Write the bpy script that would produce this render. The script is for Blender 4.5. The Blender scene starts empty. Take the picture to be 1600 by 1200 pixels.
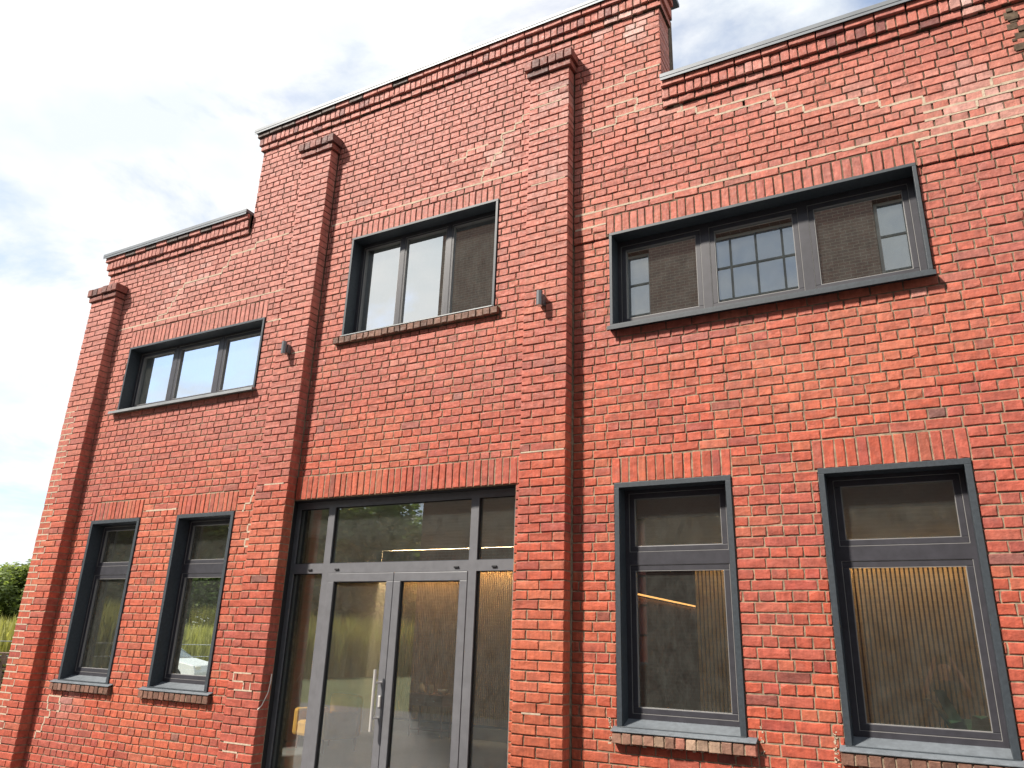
import bpy, bmesh, math, random
import numpy as np
from mathutils import Vector, Matrix, noise as mnoise
rnd = random.Random(7)
R = math.radians
sc = bpy.context.scene

# ------------------------------------------------------------------ camera
CAM = Vector((0.0, -6.3, 1.58)); FPX = 1177.27
def rot(rx, ry, rz):
    return Matrix.Rotation(rz, 3, 'Z') @ Matrix.Rotation(rx, 3, 'X') @ Matrix.Rotation(ry, 3, 'Y')
CM = rot(0.332213884, -0.0342395, 0.50426119)
cd = bpy.data.cameras.new('camera'); cam = bpy.data.objects.new('camera', cd)
sc.collection.objects.link(cam); sc.camera = cam
cd.sensor_width = 36; cd.lens = FPX / 1600 * 36; cd.clip_start = 0.02; cd.clip_end = 3000
B3 = Matrix((CM.col[0], CM.col[2], -CM.col[1])).transposed()
cam.matrix_world = Matrix.Translation(CAM) @ B3.to_4x4()
def bp(u, v, Y=0.0):
    d = CM @ Vector(((u - 800) / FPX, 1, -(v - 600) / FPX)); t = (Y - CAM.y) / d.y
    return CAM.x + t * d.x, CAM.z + t * d.z

# ------------------------------------------------------------------ world and sun
SKYX, SKYY = 5.3, 0.4
SUN_AZ, SUN_EL = R(38), R(46)            # azimuth left of the facade normal
tosun = Vector((-math.sin(SUN_AZ) * math.cos(SUN_EL), -math.cos(SUN_AZ) * math.cos(SUN_EL), math.sin(SUN_EL)))
w = bpy.data.worlds.new('World'); sc.world = w; w.use_nodes = True
nt = w.node_tree; N = nt.nodes; L = nt.links; N.clear()
out = N.new('ShaderNodeOutputWorld'); bg = N.new('ShaderNodeBackground')
sky = N.new('ShaderNodeTexSky'); sky.sky_type = 'NISHITA'; sky.sun_disc = False
sky.sun_elevation = SUN_EL; sky.sun_rotation = math.atan2(tosun.x, tosun.y)
sky.air_density = 1.0; sky.dust_density = 0.5; sky.ozone_density = 2.0
tc = N.new('ShaderNodeTexCoord'); sep = N.new('ShaderNodeSeparateXYZ'); L.new(tc.outputs['Generated'], sep.inputs[0])
zz = N.new('ShaderNodeMath'); zz.operation = 'MAXIMUM'; L.new(sep.outputs[2], zz.inputs[0]); zz.inputs[1].default_value = 0.0
za = N.new('ShaderNodeMath'); za.operation = 'ADD'; L.new(zz.outputs[0], za.inputs[0]); za.inputs[1].default_value = 0.22
dv = N.new('ShaderNodeVectorMath'); dv.operation = 'DIVIDE'; L.new(tc.outputs['Generated'], dv.inputs[0])
cb = N.new('ShaderNodeCombineXYZ'); [L.new(za.outputs[0], cb.inputs[i]) for i in range(3)]; L.new(cb.outputs[0], dv.inputs[1])
mp = N.new('ShaderNodeMapping'); L.new(dv.outputs[0], mp.inputs[0]); mp.inputs['Scale'].default_value = (1, 1, 0.0)
mp.inputs['Location'].default_value = (SKYX, SKYY, 0.0)
nz = N.new('ShaderNodeTexNoise'); L.new(mp.outputs[0], nz.inputs['Vector'])
nz.inputs['Scale'].default_value = 1.9; nz.inputs['Detail'].default_value = 9; nz.inputs['Roughness'].default_value = 0.58; nz.inputs['Distortion'].default_value = 0.3
cr = N.new('ShaderNodeValToRGB'); L.new(nz.outputs['Fac'], cr.inputs[0])
cr.color_ramp.elements[0].position = 0.36; cr.color_ramp.elements[0].color = (0.12, 0.12, 0.12, 1)
cr.color_ramp.elements[1].position = 0.52; cr.color_ramp.elements[1].color = (1, 1, 1, 1)
nz2 = N.new('ShaderNodeTexNoise'); L.new(mp.outputs[0], nz2.inputs['Vector']); nz2.inputs['Scale'].default_value = 4.0; nz2.inputs['Detail'].default_value = 6
cr2 = N.new('ShaderNodeValToRGB'); L.new(nz2.outputs['Fac'], cr2.inputs[0])
cr2.color_ramp.elements[0].position = 0.36; cr2.color_ramp.elements[0].color = (0.55, 0.59, 0.615, 1)
cr2.color_ramp.elements[1].position = 0.6; cr2.color_ramp.elements[1].color = (0.67, 0.67, 0.67, 1)
skm = N.new('ShaderNodeMix'); skm.data_type = 'RGBA'; skm.blend_type = 'MULTIPLY'; skm.inputs[0].default_value = 1.0
L.new(sky.outputs[0], skm.inputs[6]); skm.inputs[7].default_value = (0.15, 0.15, 0.15, 1)
mx = N.new('ShaderNodeMix'); mx.data_type = 'RGBA'; L.new(cr.outputs[0], mx.inputs[0]); L.new(skm.outputs[2], mx.inputs[6]); L.new(cr2.outputs[0], mx.inputs[7])
L.new(mx.outputs[2], bg.inputs[0]); bg.inputs[1].default_value = 1.0; L.new(bg.outputs[0], out.inputs[0])

sd = bpy.data.lights.new('sun', 'SUN'); sd.energy = 5.0; sd.angle = R(4.5); sd.color = (1.0, 0.93, 0.83)
so = bpy.data.objects.new('sun', sd); sc.collection.objects.link(so)
so.rotation_euler = (-tosun).to_track_quat('-Z', 'Y').to_euler()
sc.view_settings.view_transform = 'Standard'; sc.view_settings.look = 'None'
sc.view_settings.exposure = 0.75; sc.view_settings.gamma = 1.0

# ------------------------------------------------------------------ materials
def mat(name, base=(0.5, 0.5, 0.5), rough=0.6, metal=0.0, noise=None, bump=None, ior=1.5, spec=0.5, attr=False):
    """noise=(scale, dark factor, light factor); bump=(scale, strength, distance)"""
    m = bpy.data.materials.new(name); m.use_nodes = True; t = m.node_tree; b = t.nodes['Principled BSDF']
    b.inputs['Roughness'].default_value = rough; b.inputs['Metallic'].default_value = metal
    b.inputs['IOR'].default_value = ior; b.inputs['Specular IOR Level'].default_value = spec
    geo = t.nodes.new('ShaderNodeNewGeometry')
    col = None
    if attr:
        a = t.nodes.new('ShaderNodeAttribute'); a.attribute_name = 'Col'; col = a.outputs['Color']
    if noise:
        n = t.nodes.new('ShaderNodeTexNoise'); t.links.new(geo.outputs['Position'], n.inputs['Vector'])
        n.inputs['Scale'].default_value = noise[0]; n.inputs['Detail'].default_value = 8; n.inputs['Roughness'].default_value = 0.65
        r = t.nodes.new('ShaderNodeMapRange'); t.links.new(n.outputs['Fac'], r.inputs[0])
        r.inputs[1].default_value = 0.3; r.inputs[2].default_value = 0.7; r.inputs[3].default_value = noise[1]; r.inputs[4].default_value = noise[2]
        x = t.nodes.new('ShaderNodeVectorMath'); x.operation = 'SCALE'
        if col: t.links.new(col, x.inputs[0])
        else: x.inputs[0].default_value = base[:3]
        t.links.new(r.outputs[0], x.inputs['Scale']); col = x.outputs[0]
    if col: t.links.new(col, b.inputs['Base Color'])
    else: b.inputs['Base Color'].default_value = (*base, 1)
    if bump:
        n = t.nodes.new('ShaderNodeTexNoise'); t.links.new(geo.outputs['Position'], n.inputs['Vector'])
        n.inputs['Scale'].default_value = bump[0]; n.inputs['Detail'].default_value = 6
        k = t.nodes.new('ShaderNodeBump'); k.inputs['Strength'].default_value = bump[1]; k.inputs['Distance'].default_value = bump[2]
        t.links.new(n.outputs['Fac'], k.inputs['Height']); t.links.new(k.outputs[0], b.inputs['Normal'])
    return m

def brick_material():
    m = bpy.data.materials.new('brick'); m.use_nodes = True; t = m.node_tree; b = t.nodes['Principled BSDF']; ln = t.links.new
    geo = t.nodes.new('ShaderNodeNewGeometry'); a = t.nodes.new('ShaderNodeAttribute'); a.attribute_name = 'Col'
    def noise(scale, detail=6, rough=0.6, sc3=None):
        n = t.nodes.new('ShaderNodeTexNoise'); n.inputs['Scale'].default_value = scale; n.inputs['Detail'].default_value = detail; n.inputs['Roughness'].default_value = rough
        if sc3:
            q = t.nodes.new('ShaderNodeMapping'); q.inputs['Scale'].default_value = sc3; ln(geo.outputs['Position'], q.inputs[0]); ln(q.outputs[0], n.inputs['Vector'])
        else: ln(geo.outputs['Position'], n.inputs['Vector'])
        return n.outputs['Fac']
    def rng(src, a0, a1, b0, b1):
        r = t.nodes.new('ShaderNodeMapRange'); ln(src, r.inputs[0])
        for i, v in zip((1, 2, 3, 4), (a0, a1, b0, b1)): r.inputs[i].default_value = v
        return r.outputs[0]
    def mixc(f, c1, c2):
        x = t.nodes.new('ShaderNodeMix'); x.data_type = 'RGBA'
        ln(f, x.inputs[0])
        for s, c in ((6, c1), (7, c2)):
            if isinstance(c, tuple): x.inputs[s].default_value = (*c, 1)
            else: ln(c, x.inputs[s])
        return x.outputs[2]
    def scale(c, f):
        x = t.nodes.new('ShaderNodeVectorMath'); x.operation = 'SCALE'; ln(c, x.inputs[0]); ln(f, x.inputs['Scale']); return x.outputs[0]
    c = scale(a.outputs['Color'], rng(noise(14), 0.3, 0.7, 0.72, 1.22))            # mottling
    c = scale(c, rng(noise(26, 3, 0.5, (2.2, 1, 0.25)), 0.3, 0.7, 0.88, 1.12))      # upright drag marks
    c = mixc(rng(noise(75, 4), 0.62, 0.74, 0, 0.5), c, (0.10, 0.045, 0.04))         # burnt specks
    c = mixc(rng(noise(5, 8, 0.7), 0.60, 0.78, 0, 0.34), c, (0.36, 0.21, 0.165))     # lime bloom
    c = mixc(rng(noise(42, 6, 0.7), 0.66, 0.76, 0, 0.4), c, (0.48, 0.34, 0.26))     # mortar smears
    c = mixc(rng(noise(1.1, 6, 0.65), 0.57, 0.80, 0, 0.30), c, (0.13, 0.055, 0.045))  # soot
    ln(c, b.inputs['Base Color'])
    ln(rng(noise(30), 0.3, 0.7, 0.55, 0.85), b.inputs['Roughness'])
    b.inputs['Specular IOR Level'].default_value = 0.45
    k = t.nodes.new('ShaderNodeBump'); k.inputs['Strength'].default_value = 0.55; k.inputs['Distance'].default_value = 0.006
    ad = t.nodes.new('ShaderNodeMath'); ad.operation = 'ADD'; ln(noise(55, 8, 0.7), ad.inputs[0]); ln(rng(noise(18, 2), 0.25, 0.75, 0, 0.9), ad.inputs[1])
    ln(ad.outputs[0], k.inputs['Height']); ln(k.outputs[0], b.inputs['Normal'])
    return m

def mortar_material():
    m = bpy.data.materials.new('mortar'); m.use_nodes = True; t = m.node_tree; b = t.nodes['Principled BSDF']; ln = t.links.new
    geo = t.nodes.new('ShaderNodeNewGeometry')
    n = t.nodes.new('ShaderNodeTexNoise'); n.inputs['Scale'].default_value = 0.9; n.inputs['Detail'].default_value = 7; n.inputs['Roughness'].default_value = 0.7; ln(geo.outputs['Position'], n.inputs['Vector'])
    sp = t.nodes.new('ShaderNodeSeparateXYZ'); ln(geo.outputs['Position'], sp.inputs[0])
    # darker, sooty pointing higher up, with the raked joints' shade painted in
    h = t.nodes.new('ShaderNodeMapRange'); ln(sp.outputs[2], h.inputs[0]); h.inputs[1].default_value = 3.0; h.inputs[2].default_value = 6.2; h.inputs[3].default_value = -0.12; h.inputs[4].default_value = 0.22
    ad = t.nodes.new('ShaderNodeMath'); ln(n.outputs['Fac'], ad.inputs[0]); ln(h.outputs[0], ad.inputs[1])
    r = t.nodes.new('ShaderNodeValToRGB'); ln(ad.outputs[0], r.inputs[0]); e = r.color_ramp.elements
    e[0].position = 0.34; e[0].color = (0.32, 0.25, 0.175, 1); e[1].position = 0.72; e[1].color = (0.10, 0.07, 0.05, 1)
    n2 = t.nodes.new('ShaderNodeTexNoise'); n2.inputs['Scale'].default_value = 28; n2.inputs['Detail'].default_value = 5; ln(geo.outputs['Position'], n2.inputs['Vector'])
    q = t.nodes.new('ShaderNodeMapRange'); ln(n2.outputs['Fac'], q.inputs[0]); q.inputs[1].default_value = 0.3; q.inputs[2].default_value = 0.7; q.inputs[3].default_value = 0.6; q.inputs[4].default_value = 1.25
    x = t.nodes.new('ShaderNodeVectorMath'); x.operation = 'SCALE'; ln(r.outputs[0], x.inputs[0]); ln(q.outputs[0], x.inputs['Scale']); ln(x.outputs[0], b.inputs['Base Color'])
    b.inputs['Roughness'].default_value = 0.95; b.inputs['Specular IOR Level'].default_value = 0.15
    k = t.nodes.new('ShaderNodeBump'); k.inputs['Strength'].default_value = 0.8; k.inputs['Distance'].default_value = 0.006; ln(n2.outputs['Fac'], k.inputs['Height']); ln(k.outputs[0], b.inputs['Normal'])
    return m

def glass_material(name, ior, tint=(0.88, 0.92, 0.90), dust=(0.05, 0.11)):
    m = bpy.data.materials.new(name); m.use_nodes = True; t = m.node_tree; t.nodes.clear(); ln = t.links.new
    o = t.nodes.new('ShaderNodeOutputMaterial'); geo = t.nodes.new('ShaderNodeNewGeometry')
    tr = t.nodes.new('ShaderNodeBsdfTransparent'); tr.inputs[0].default_value = (*tint, 1)
    gl = t.nodes.new('ShaderNodeBsdfGlossy'); gl.inputs['Roughness'].default_value = 0.004; gl.inputs[0].default_value = (0.95, 0.97, 0.97, 1)
    # reflectance of the coated unit (Schlick), applied once per pane: the inner face of the sheet does not mirror again
    r0 = ((ior - 1) / (ior + 1)) ** 2
    dt = t.nodes.new('ShaderNodeVectorMath'); dt.operation = 'DOT_PRODUCT'; ln(geo.outputs['Normal'], dt.inputs[0]); ln(geo.outputs['Incoming'], dt.inputs[1])
    def mth(op, a, b):
        x = t.nodes.new('ShaderNodeMath'); x.operation = op
        for i, v in enumerate((a, b)):
            if isinstance(v, (int, float)): x.inputs[i].default_value = v
            else: ln(v, x.inputs[i])
        return x.outputs[0]
    fz = mth('MULTIPLY_ADD', mth('POWER', mth('SUBTRACT', 1.0, mth('ABSOLUTE', dt.outputs['Value'], 0)), 5.0), 1 - r0); fz.node.inputs[2].default_value = r0
    fz = mth('MULTIPLY', fz, mth('SUBTRACT', 1.0, geo.outputs['Backfacing']))
    m1 = t.nodes.new('ShaderNodeMixShader'); ln(fz, m1.inputs[0]); ln(tr.outputs[0], m1.inputs[1]); ln(gl.outputs[0], m1.inputs[2])
    df = t.nodes.new('ShaderNodeBsdfDiffuse'); df.inputs[0].default_value = (0.50, 0.51, 0.46, 1)
    n = t.nodes.new('ShaderNodeTexNoise'); n.inputs['Scale'].default_value = 7; n.inputs['Detail'].default_value = 10; n.inputs['Roughness'].default_value = 0.8
    q = t.nodes.new('ShaderNodeMapping'); q.inputs['Scale'].default_value = (1.5, 1, 1.0); q.inputs['Rotation'].default_value = (0, 0.6, 0)
    ln(geo.outputs['Position'], q.inputs[0]); ln(q.outputs[0], n.inputs['Vector'])
    r = t.nodes.new('ShaderNodeMapRange'); ln(n.outputs['Fac'], r.inputs[0]); r.inputs[1].default_value = 0.38; r.inputs[2].default_value = 0.72; r.inputs[3].default_value = dust[0]; r.inputs[4].default_value = dust[1]
    m2 = t.nodes.new('ShaderNodeMixShader'); ln(r.outputs[0], m2.inputs[0]); ln(m1.outputs[0], m2.inputs[1]); ln(df.outputs[0], m2.inputs[2])
    ln(m2.outputs[0], o.inputs[0])
    return m

def leaf_material(name, base, tr, noise):
    m = mat(name, base, 0.65, noise=noise); t = m.node_tree; b = t.nodes['Principled BSDF']; o = t.nodes['Material Output']
    tl = t.nodes.new('ShaderNodeBsdfTranslucent'); mxs = t.nodes.new('ShaderNodeMixShader'); mxs.inputs[0].default_value = 0.45
    sc_ = t.nodes.new('ShaderNodeVectorMath'); sc_.operation = 'MULTIPLY'; sc_.inputs[1].default_value = tr
    t.links.new(b.inputs['Base Color'].links[0].from_socket, sc_.inputs[0]); t.links.new(sc_.outputs[0], tl.inputs[0])
    t.links.new(b.outputs[0], mxs.inputs[1]); t.links.new(tl.outputs[0], mxs.inputs[2]); t.links.new(mxs.outputs[0], o.inputs[0])
    return m
def emit(name, col, s):
    m = bpy.data.materials.new(name); m.use_nodes = True; b = m.node_tree.nodes['Principled BSDF']
    b.inputs['Base Color'].default_value = (*col, 1); b.inputs['Emission Color'].default_value = (*col, 1); b.inputs['Emission Strength'].default_value = s
    return m

M = dict(
    brick=brick_material(), mortar=mortar_material(),
    repair=mat('lime_mortar', (0.50, 0.40, 0.30), 0.95, noise=(22, 0.75, 1.15), bump=(60, 0.7, 0.004), spec=0.2),
    trim=mat('anthracite_trim', (0.034, 0.043, 0.052), 0.5, noise=(35, 0.75, 1.3), bump=(180, 0.15, 0.002)),
    frame=mat('anthracite_frame', (0.036, 0.035, 0.043), 0.45, noise=(12, 0.8, 1.25)),
    doorframe=mat('grey_door_frame', (0.135, 0.135, 0.145), 0.42, noise=(9, 0.88, 1.12)),
    gasket=mat('gasket', (0.22, 0.215, 0.21), 0.5),
    black=mat('black_lining', (0.012, 0.012, 0.014), 0.7),
    sillpaint=mat('grey_sill_sheet', (0.115, 0.13, 0.145), 0.55, noise=(16, 0.75, 1.2), bump=(90, 0.2, 0.002)),
    alu=mat('aluminium_flashing', (0.28, 0.29, 0.29), 0.45, 0.4, noise=(5, 0.8, 1.1)),
    zinc=mat('zinc_flashing', (0.16, 0.175, 0.19), 0.5, 0.2, noise=(3, 0.8, 1.1)),
    steel=mat('brushed_steel', (0.62, 0.60, 0.57), 0.4, 0.45),
    lampbody=mat('lamp_body', (0.16, 0.165, 0.17), 0.32, 0.5),
    lens=mat('lamp_lens', (0.85, 0.80, 0.68), 0.25),
    plaster=mat('plaster', (0.5, 0.48, 0.44), 0.9, noise=(2, 0.85, 1.1)),
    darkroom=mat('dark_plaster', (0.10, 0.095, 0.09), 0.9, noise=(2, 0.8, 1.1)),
    concrete=mat('interior_concrete', (0.20, 0.19, 0.18), 0.35, noise=(1.3, 0.75, 1.2)),
    slat=mat('oak_slat', (0.42, 0.27, 0.13), 0.6, noise=(9, 0.75, 1.2)),
    felt=mat('black_felt', (0.012, 0.012, 0.012), 0.95),
    wood=mat('dark_wood', (0.16, 0.065, 0.03), 0.45, noise=(12, 0.7, 1.2)),
    ochre=mat('ochre_velvet', (0.50, 0.26, 0.035), 0.85, noise=(6, 0.8, 1.15)),
    ceramic=mat('ceramic', (0.45, 0.40, 0.33), 0.4),
    added_glow=emit('added_strip_glow', (1.0, 0.72, 0.42), 85.0),  # emission of the two strips added to brighten the rooms
    led=emit('warm_led', (1.0, 0.45, 0.13), 1.3),
    leafdark=mat('houseplant_leaf', (0.02, 0.06, 0.03), 0.4),
    asphalt=mat('asphalt', (0.17, 0.165, 0.17), 0.9, noise=(0.6, 0.8, 1.15), bump=(140, 0.4, 0.01)),
    meadow=mat('meadow', (0.11, 0.13, 0.035), 0.95, noise=(0.4, 0.6, 1.3)),
    blade=leaf_material('tall_grass', (0.30, 0.30, 0.10), (1.3, 1.25, 0.7), (0.35, 0.6, 1.4)),
    leaf=leaf_material('foliage', (0.12, 0.17, 0.06), (1.5, 1.5, 0.8), (0.9, 0.6, 1.5)),
    leafl=leaf_material('light_foliage', (0.17, 0.215, 0.075), (1.5, 1.5, 0.8), (0.9, 0.6, 1.5)),
    bark=mat('bark', (0.09, 0.065, 0.045), 0.95, noise=(5, 0.6, 1.2)),
    pallet=mat('weathered_boards', (0.20, 0.135, 0.095), 0.9, noise=(7, 0.5, 1.4)),
    wire=mat('galvanised_wire', (0.35, 0.36, 0.36), 0.5, 0.5),
    roof=mat('bitumen_roof', (0.06, 0.06, 0.06), 0.9),
    cable=mat('white_cable', (0.75, 0.70, 0.62), 0.5),
    oppglass=mat('old_window_glass', (0.06, 0.10, 0.14), 0.05, ior=4.0, noise=(1.5, 0.7, 1.2)),
)
M['glass_up'] = glass_material('coated_glass', 10.0, dust=(0.02, 0.07))
M['glass_low'] = glass_material('dusty_glass', 2.7, dust=(0.016, 0.05))
M['glass_door'] = glass_material('door_glass', 2.9, dust=(0.02, 0.06))

# ------------------------------------------------------------------ mesh helpers
COL = sc.collection
class MB:
    def __init__(s): s.v = []; s.f = []
    def quad(s, a, b, c, d):
        i = len(s.v); s.v += [tuple(a), tuple(b), tuple(c), tuple(d)]; s.f.append((i, i + 1, i + 2, i + 3))
    def box(s, x0, x1, y0, y1, z0, z1):
        i = len(s.v)
        s.v += [(x0, y0, z0), (x1, y0, z0), (x1, y1, z0), (x0, y1, z0), (x0, y0, z1), (x1, y0, z1), (x1, y1, z1), (x0, y1, z1)]
        s.f += [tuple(i + k for k in q) for q in ((0, 3, 2, 1), (4, 5, 6, 7), (0, 1, 5, 4), (1, 2, 6, 5), (2, 3, 7, 6), (3, 0, 4, 7))]
        return s
    def ring(s, x0, x1, y0, y1, z0, z1, t, tb=None):
        tb = t if tb is None else tb
        s.box(x0, x1, y0, y1, z1 - t, z1)
        if tb > 0: s.box(x0, x1, y0, y1, z0, z0 + tb)
        s.box(x0, x0 + t, y0, y1, z0 + tb, z1 - t); s.box(x1 - t, x1, y0, y1, z0 + tb, z1 - t); return s
    def slab(s, x0, x1, z0, z1, y0, y1, holes):
        """upright slab with rectangular holes (x0,x1,z0,z1)"""
        xs = sorted({x0, x1, *[min(max(h[i], x0), x1) for h in holes for i in (0, 1)]})
        zs = sorted({z0, z1, *[min(max(h[i], z0), z1) for h in holes for i in (2, 3)]})
        def solid(i, k):
            if i < 0 or k < 0 or i >= len(xs) - 1 or k >= len(zs) - 1: return False
            cx = (xs[i] + xs[i + 1]) / 2; cz = (zs[k] + zs[k + 1]) / 2
            return not any(h[0] < cx < h[1] and h[2] < cz < h[3] for h in holes)
        for i in range(len(xs) - 1):
            for k in range(len(zs) - 1):
                if not solid(i, k): continue
                a, b, c, d = xs[i], xs[i + 1], zs[k], zs[k + 1]
                s.quad((a, y0, c), (b, y0, c), (b, y0, d), (a, y0, d)); s.quad((b, y1, c), (a, y1, c), (a, y1, d), (b, y1, d))
                if not solid(i - 1, k): s.quad((a, y1, c), (a, y0, c), (a, y0, d), (a, y1, d))
                if not solid(i + 1, k): s.quad((b, y0, c), (b, y1, c), (b, y1, d), (b, y0, d))
                if not solid(i, k - 1): s.quad((a, y1, c), (b, y1, c), (b, y0, c), (a, y0, c))
                if not solid(i, k + 1): s.quad((a, y0, d), (b, y0, d), (b, y1, d), (a, y1, d))
        return s
    def tube(s, pts, r, n=8, r1=None, cap=True):
        pts = [Vector(p) for p in pts]; rings = []
        for j, p in enumerate(pts):
            d = (pts[min(j + 1, len(pts) - 1)] - pts[max(j - 1, 0)]).normalized()
            u = d.orthogonal().normalized(); q = d.cross(u); rr = r if r1 is None else r + (r1 - r) * j / (len(pts) - 1)
            i = len(s.v); s.v += [tuple(p + (u * math.cos(2 * math.pi * k / n) + q * math.sin(2 * math.pi * k / n)) * rr) for k in range(n)]; rings.append(i)
        for a, b in zip(rings, rings[1:]):
            for k in range(n): s.f.append((a + k, a + (k + 1) % n, b + (k + 1) % n, b + k))
        if cap: s.f.append(tuple(rings[0] + k for k in reversed(range(n)))); s.f.append(tuple(rings[-1] + k for k in range(n)))
        return s
    def build(s, name, m, parent=None, bevel=0, smooth=False):
        me = bpy.data.meshes.new(name); me.from_pydata(s.v, [], s.f); me.update()
        o = bpy.data.objects.new(name, me); COL.objects.link(o); me.materials.append(m)
        if parent: o.parent = parent
        if smooth: me.polygons.foreach_set('use_smooth', [True] * len(me.polygons))
        if bevel:
            b = o.modifiers.new('bevel', 'BEVEL'); b.width = bevel; b.segments = 2; b.limit_method = 'ANGLE'
        return o
def tag(o, label=None, cat=None, group=None, kind=None):
    for k, v in (('label', label), ('category', cat), ('group', group), ('kind', kind)):
        if v: o[k] = v
    return o
def empty(name, loc=(0, 0, 0), rz=0):
    o = bpy.data.objects.new(name, None); COL.objects.link(o); o.location = loc; o.rotation_euler.z = rz; o.empty_display_size = 0.2; return o
def box(name, m, parent, *b, bevel=0): return MB().box(*b).build(name, m, parent, bevel)

# ------------------------------------------------------------------ ground
G0 = -0.18
tag(MB().box(-900, 900, -900, 900, G0 - .5, G0 - .004).build('ground', M['meadow']), kind='structure')
tag(MB().box(-23.5, 30, -11.0, 15.5, G0 - .3, G0).build('yard_pavement', M['asphalt']), kind='structure')

# ------------------------------------------------------------------ brick building
bld = tag(empty('brick_building'), 'red brick industrial building with stepped parapet, pilasters and anthracite windows', 'building')
H = 0.084; Z0 = 0.023                      # course height, first bed joint
SP, HP = 0.247, 0.1235                     # stretcher / header pitch
row = lambda z: round((z - Z0) / H)
zr = lambda k: Z0 + k * H
XL, XMID0, XMID1, XR = -10.74, -7.70, -1.81, 3.2
ZL, ZM = zr(81), zr(97)                    # tops of plain wall under the cornices
CORN = 0.298
PD = 0.14                                  # pilaster depth
PIL = [(-10.84, -10.25, 6.33), (-6.73, -6.23, 7.66), (-3.30, -2.81, 7.67)]
WIN = dict(A=(-9.827, -7.146, 4.498, 5.47), B=(-5.809, -3.723, 4.957, 6.295), C=(-2.414, 0.330, 4.490, 5.52),
           D=(-9.874, -8.877, 0.968, 2.965), E=(-8.166, -7.168, 0.968, 2.965), F=(-2.397, -1.367, 0.968, 2.975), G=(-0.684, 0.365, 0.968, 2.975))
LINTOP = dict(A=zr(68), B=zr(77), C=zr(68), D=zr(38), E=zr(38), F=zr(38), G=zr(38))
DOOR = (-6.312, -3.40, G0 - .01, 3.035); DLIN = (-6.225, -3.305, 3.035, zr(39) + 0.01)
REC = (-2.81, XR, G0 - .01, 5.50)               # right bay, lower wall set back a little
RECD = 0.016

# core wall, mortar bed
op = [(a + .02, b - .02, c + (.02 if c > 2 else -.025), d - .02) for a, b, c, d in WIN.values()] + [DOOR]
sky_holes = [(XL - 1, XMID0 + .015, ZL + CORN, 99), (XMID1 - .015, XR + 1, ZL + CORN, 99)]
wall = MB().slab(XL + .01, XR, G0, ZM + CORN, 0.024, 0.36, op + sky_holes).build('facade_wall', M['mortar'], bld)
bed = MB().slab(XL + .008, XR, G0, ZM + CORN - .002, 0.0085, 0.024, op + sky_holes + [REC])
bed.build('mortar_bed', M['mortar'], bld)

# ---- bricks are collected first: (x0,x1,z0,z1,yfront,depth,colour,parent)
BR = []
def pick(x, z, kind=''):
    u = rnd.random()
    if kind == 'sill': c = (0.15, 0.072, 0.048); v = 0.3
    elif kind == 'sillred': c = rnd.choice([(0.33, 0.13, 0.09), (0.25, 0.13, 0.09), (0.30, 0.20, 0.14)]); v = 0.3
    elif kind == 'cap': c = rnd.choice([(0.17, 0.06, 0.045), (0.24, 0.08, 0.06), (0.14, 0.06, 0.05)]); v = 0.25
    elif u < 0.66: c = (0.405, 0.074, 0.036); v = 0.11
    elif u < 0.78: c = (0.365, 0.082, 0.050); v = 0.13
    elif u < 0.905: c = (0.42, 0.105, 0.052); v = 0.10
    elif u < 0.978: c = (0.32, 0.058, 0.038); v = 0.15
    elif u < 0.997: c = (0.24, 0.062, 0.045); v = 0.2
    else: c = (0.15, 0.075, 0.065); v = 0.2
    k = 1 + rnd.uniform(-v, v)
    if kind in ('', 'corn', 'top', 'lint'):              # bricks of different firings lie in loose drifts
        q = mnoise.noise(Vector((x * .45, 3.1, z * .6))) + .6 * mnoise.noise(Vector((x * 1.3, 9.7, z * 1.7)))
        tgt = (0.44, 0.115, 0.055) if q > 0 else (0.31, 0.075, 0.055)
        f_ = min(abs(q) * 1.1, .6); c = tuple(a * (1 - f_) + b * f_ for a, b in zip(c, tgt))
    up = min(max((z - 3.0) / 3.0, 0), 1) * (0.7 if x > -2.8 else 1.0) + (0.25 if x < -6.2 else 0) * min(max((z - 1) / 3, 0), 1)       # paler brick higher up and left: weathering plus sky glare painted into the colour
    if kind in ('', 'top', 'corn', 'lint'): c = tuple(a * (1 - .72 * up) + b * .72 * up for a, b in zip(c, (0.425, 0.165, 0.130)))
    for (sx, sz, r, a) in ((-2.25, 8.05, .42, .75), (-2.95, 7.2, .35, .3), (0.95, 7.0, .22, .7), (-0.95, 6.9, .3, .2), (0.9, 6.05, .5, .18), (-3.0, 6.3, .4, .25), (0.1, 4.35, .25, .4), (-4.9, 4.4, .3, .2), (-.7, 6.6, .35, .2), (.1, 6.35, .4, .2), (.7, 6.05, .55, .22), (1.05, 5.9, .4, .25), (-1.8, 6.85, .35, .2), (-9.2, 6.3, .5, .3), (-8.6, 6.45, .4, .3), (-3.8, 6.9, .4, .3), (-9.6, .75, .3, .2)):
        d = math.hypot(x - sx, z - sz)
        if d < r and rnd.random() < .6: t = a * (1 - d / r); c = tuple(p * (1 - t) + q * t for p, q in zip(c, (0.58, 0.47, 0.43)))
    if kind == 'top' or kind == 'corn':
        soot = (x < -5.0 and x > -7.8) or x < -8.5
        if kind == 'top' and soot and rnd.random() < .75: c = (0.085, 0.055, 0.045)
        elif rnd.random() < .06: c = (0.2, 0.06, 0.05)
    return tuple(max(0.01, p * k) for p in c)
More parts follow.
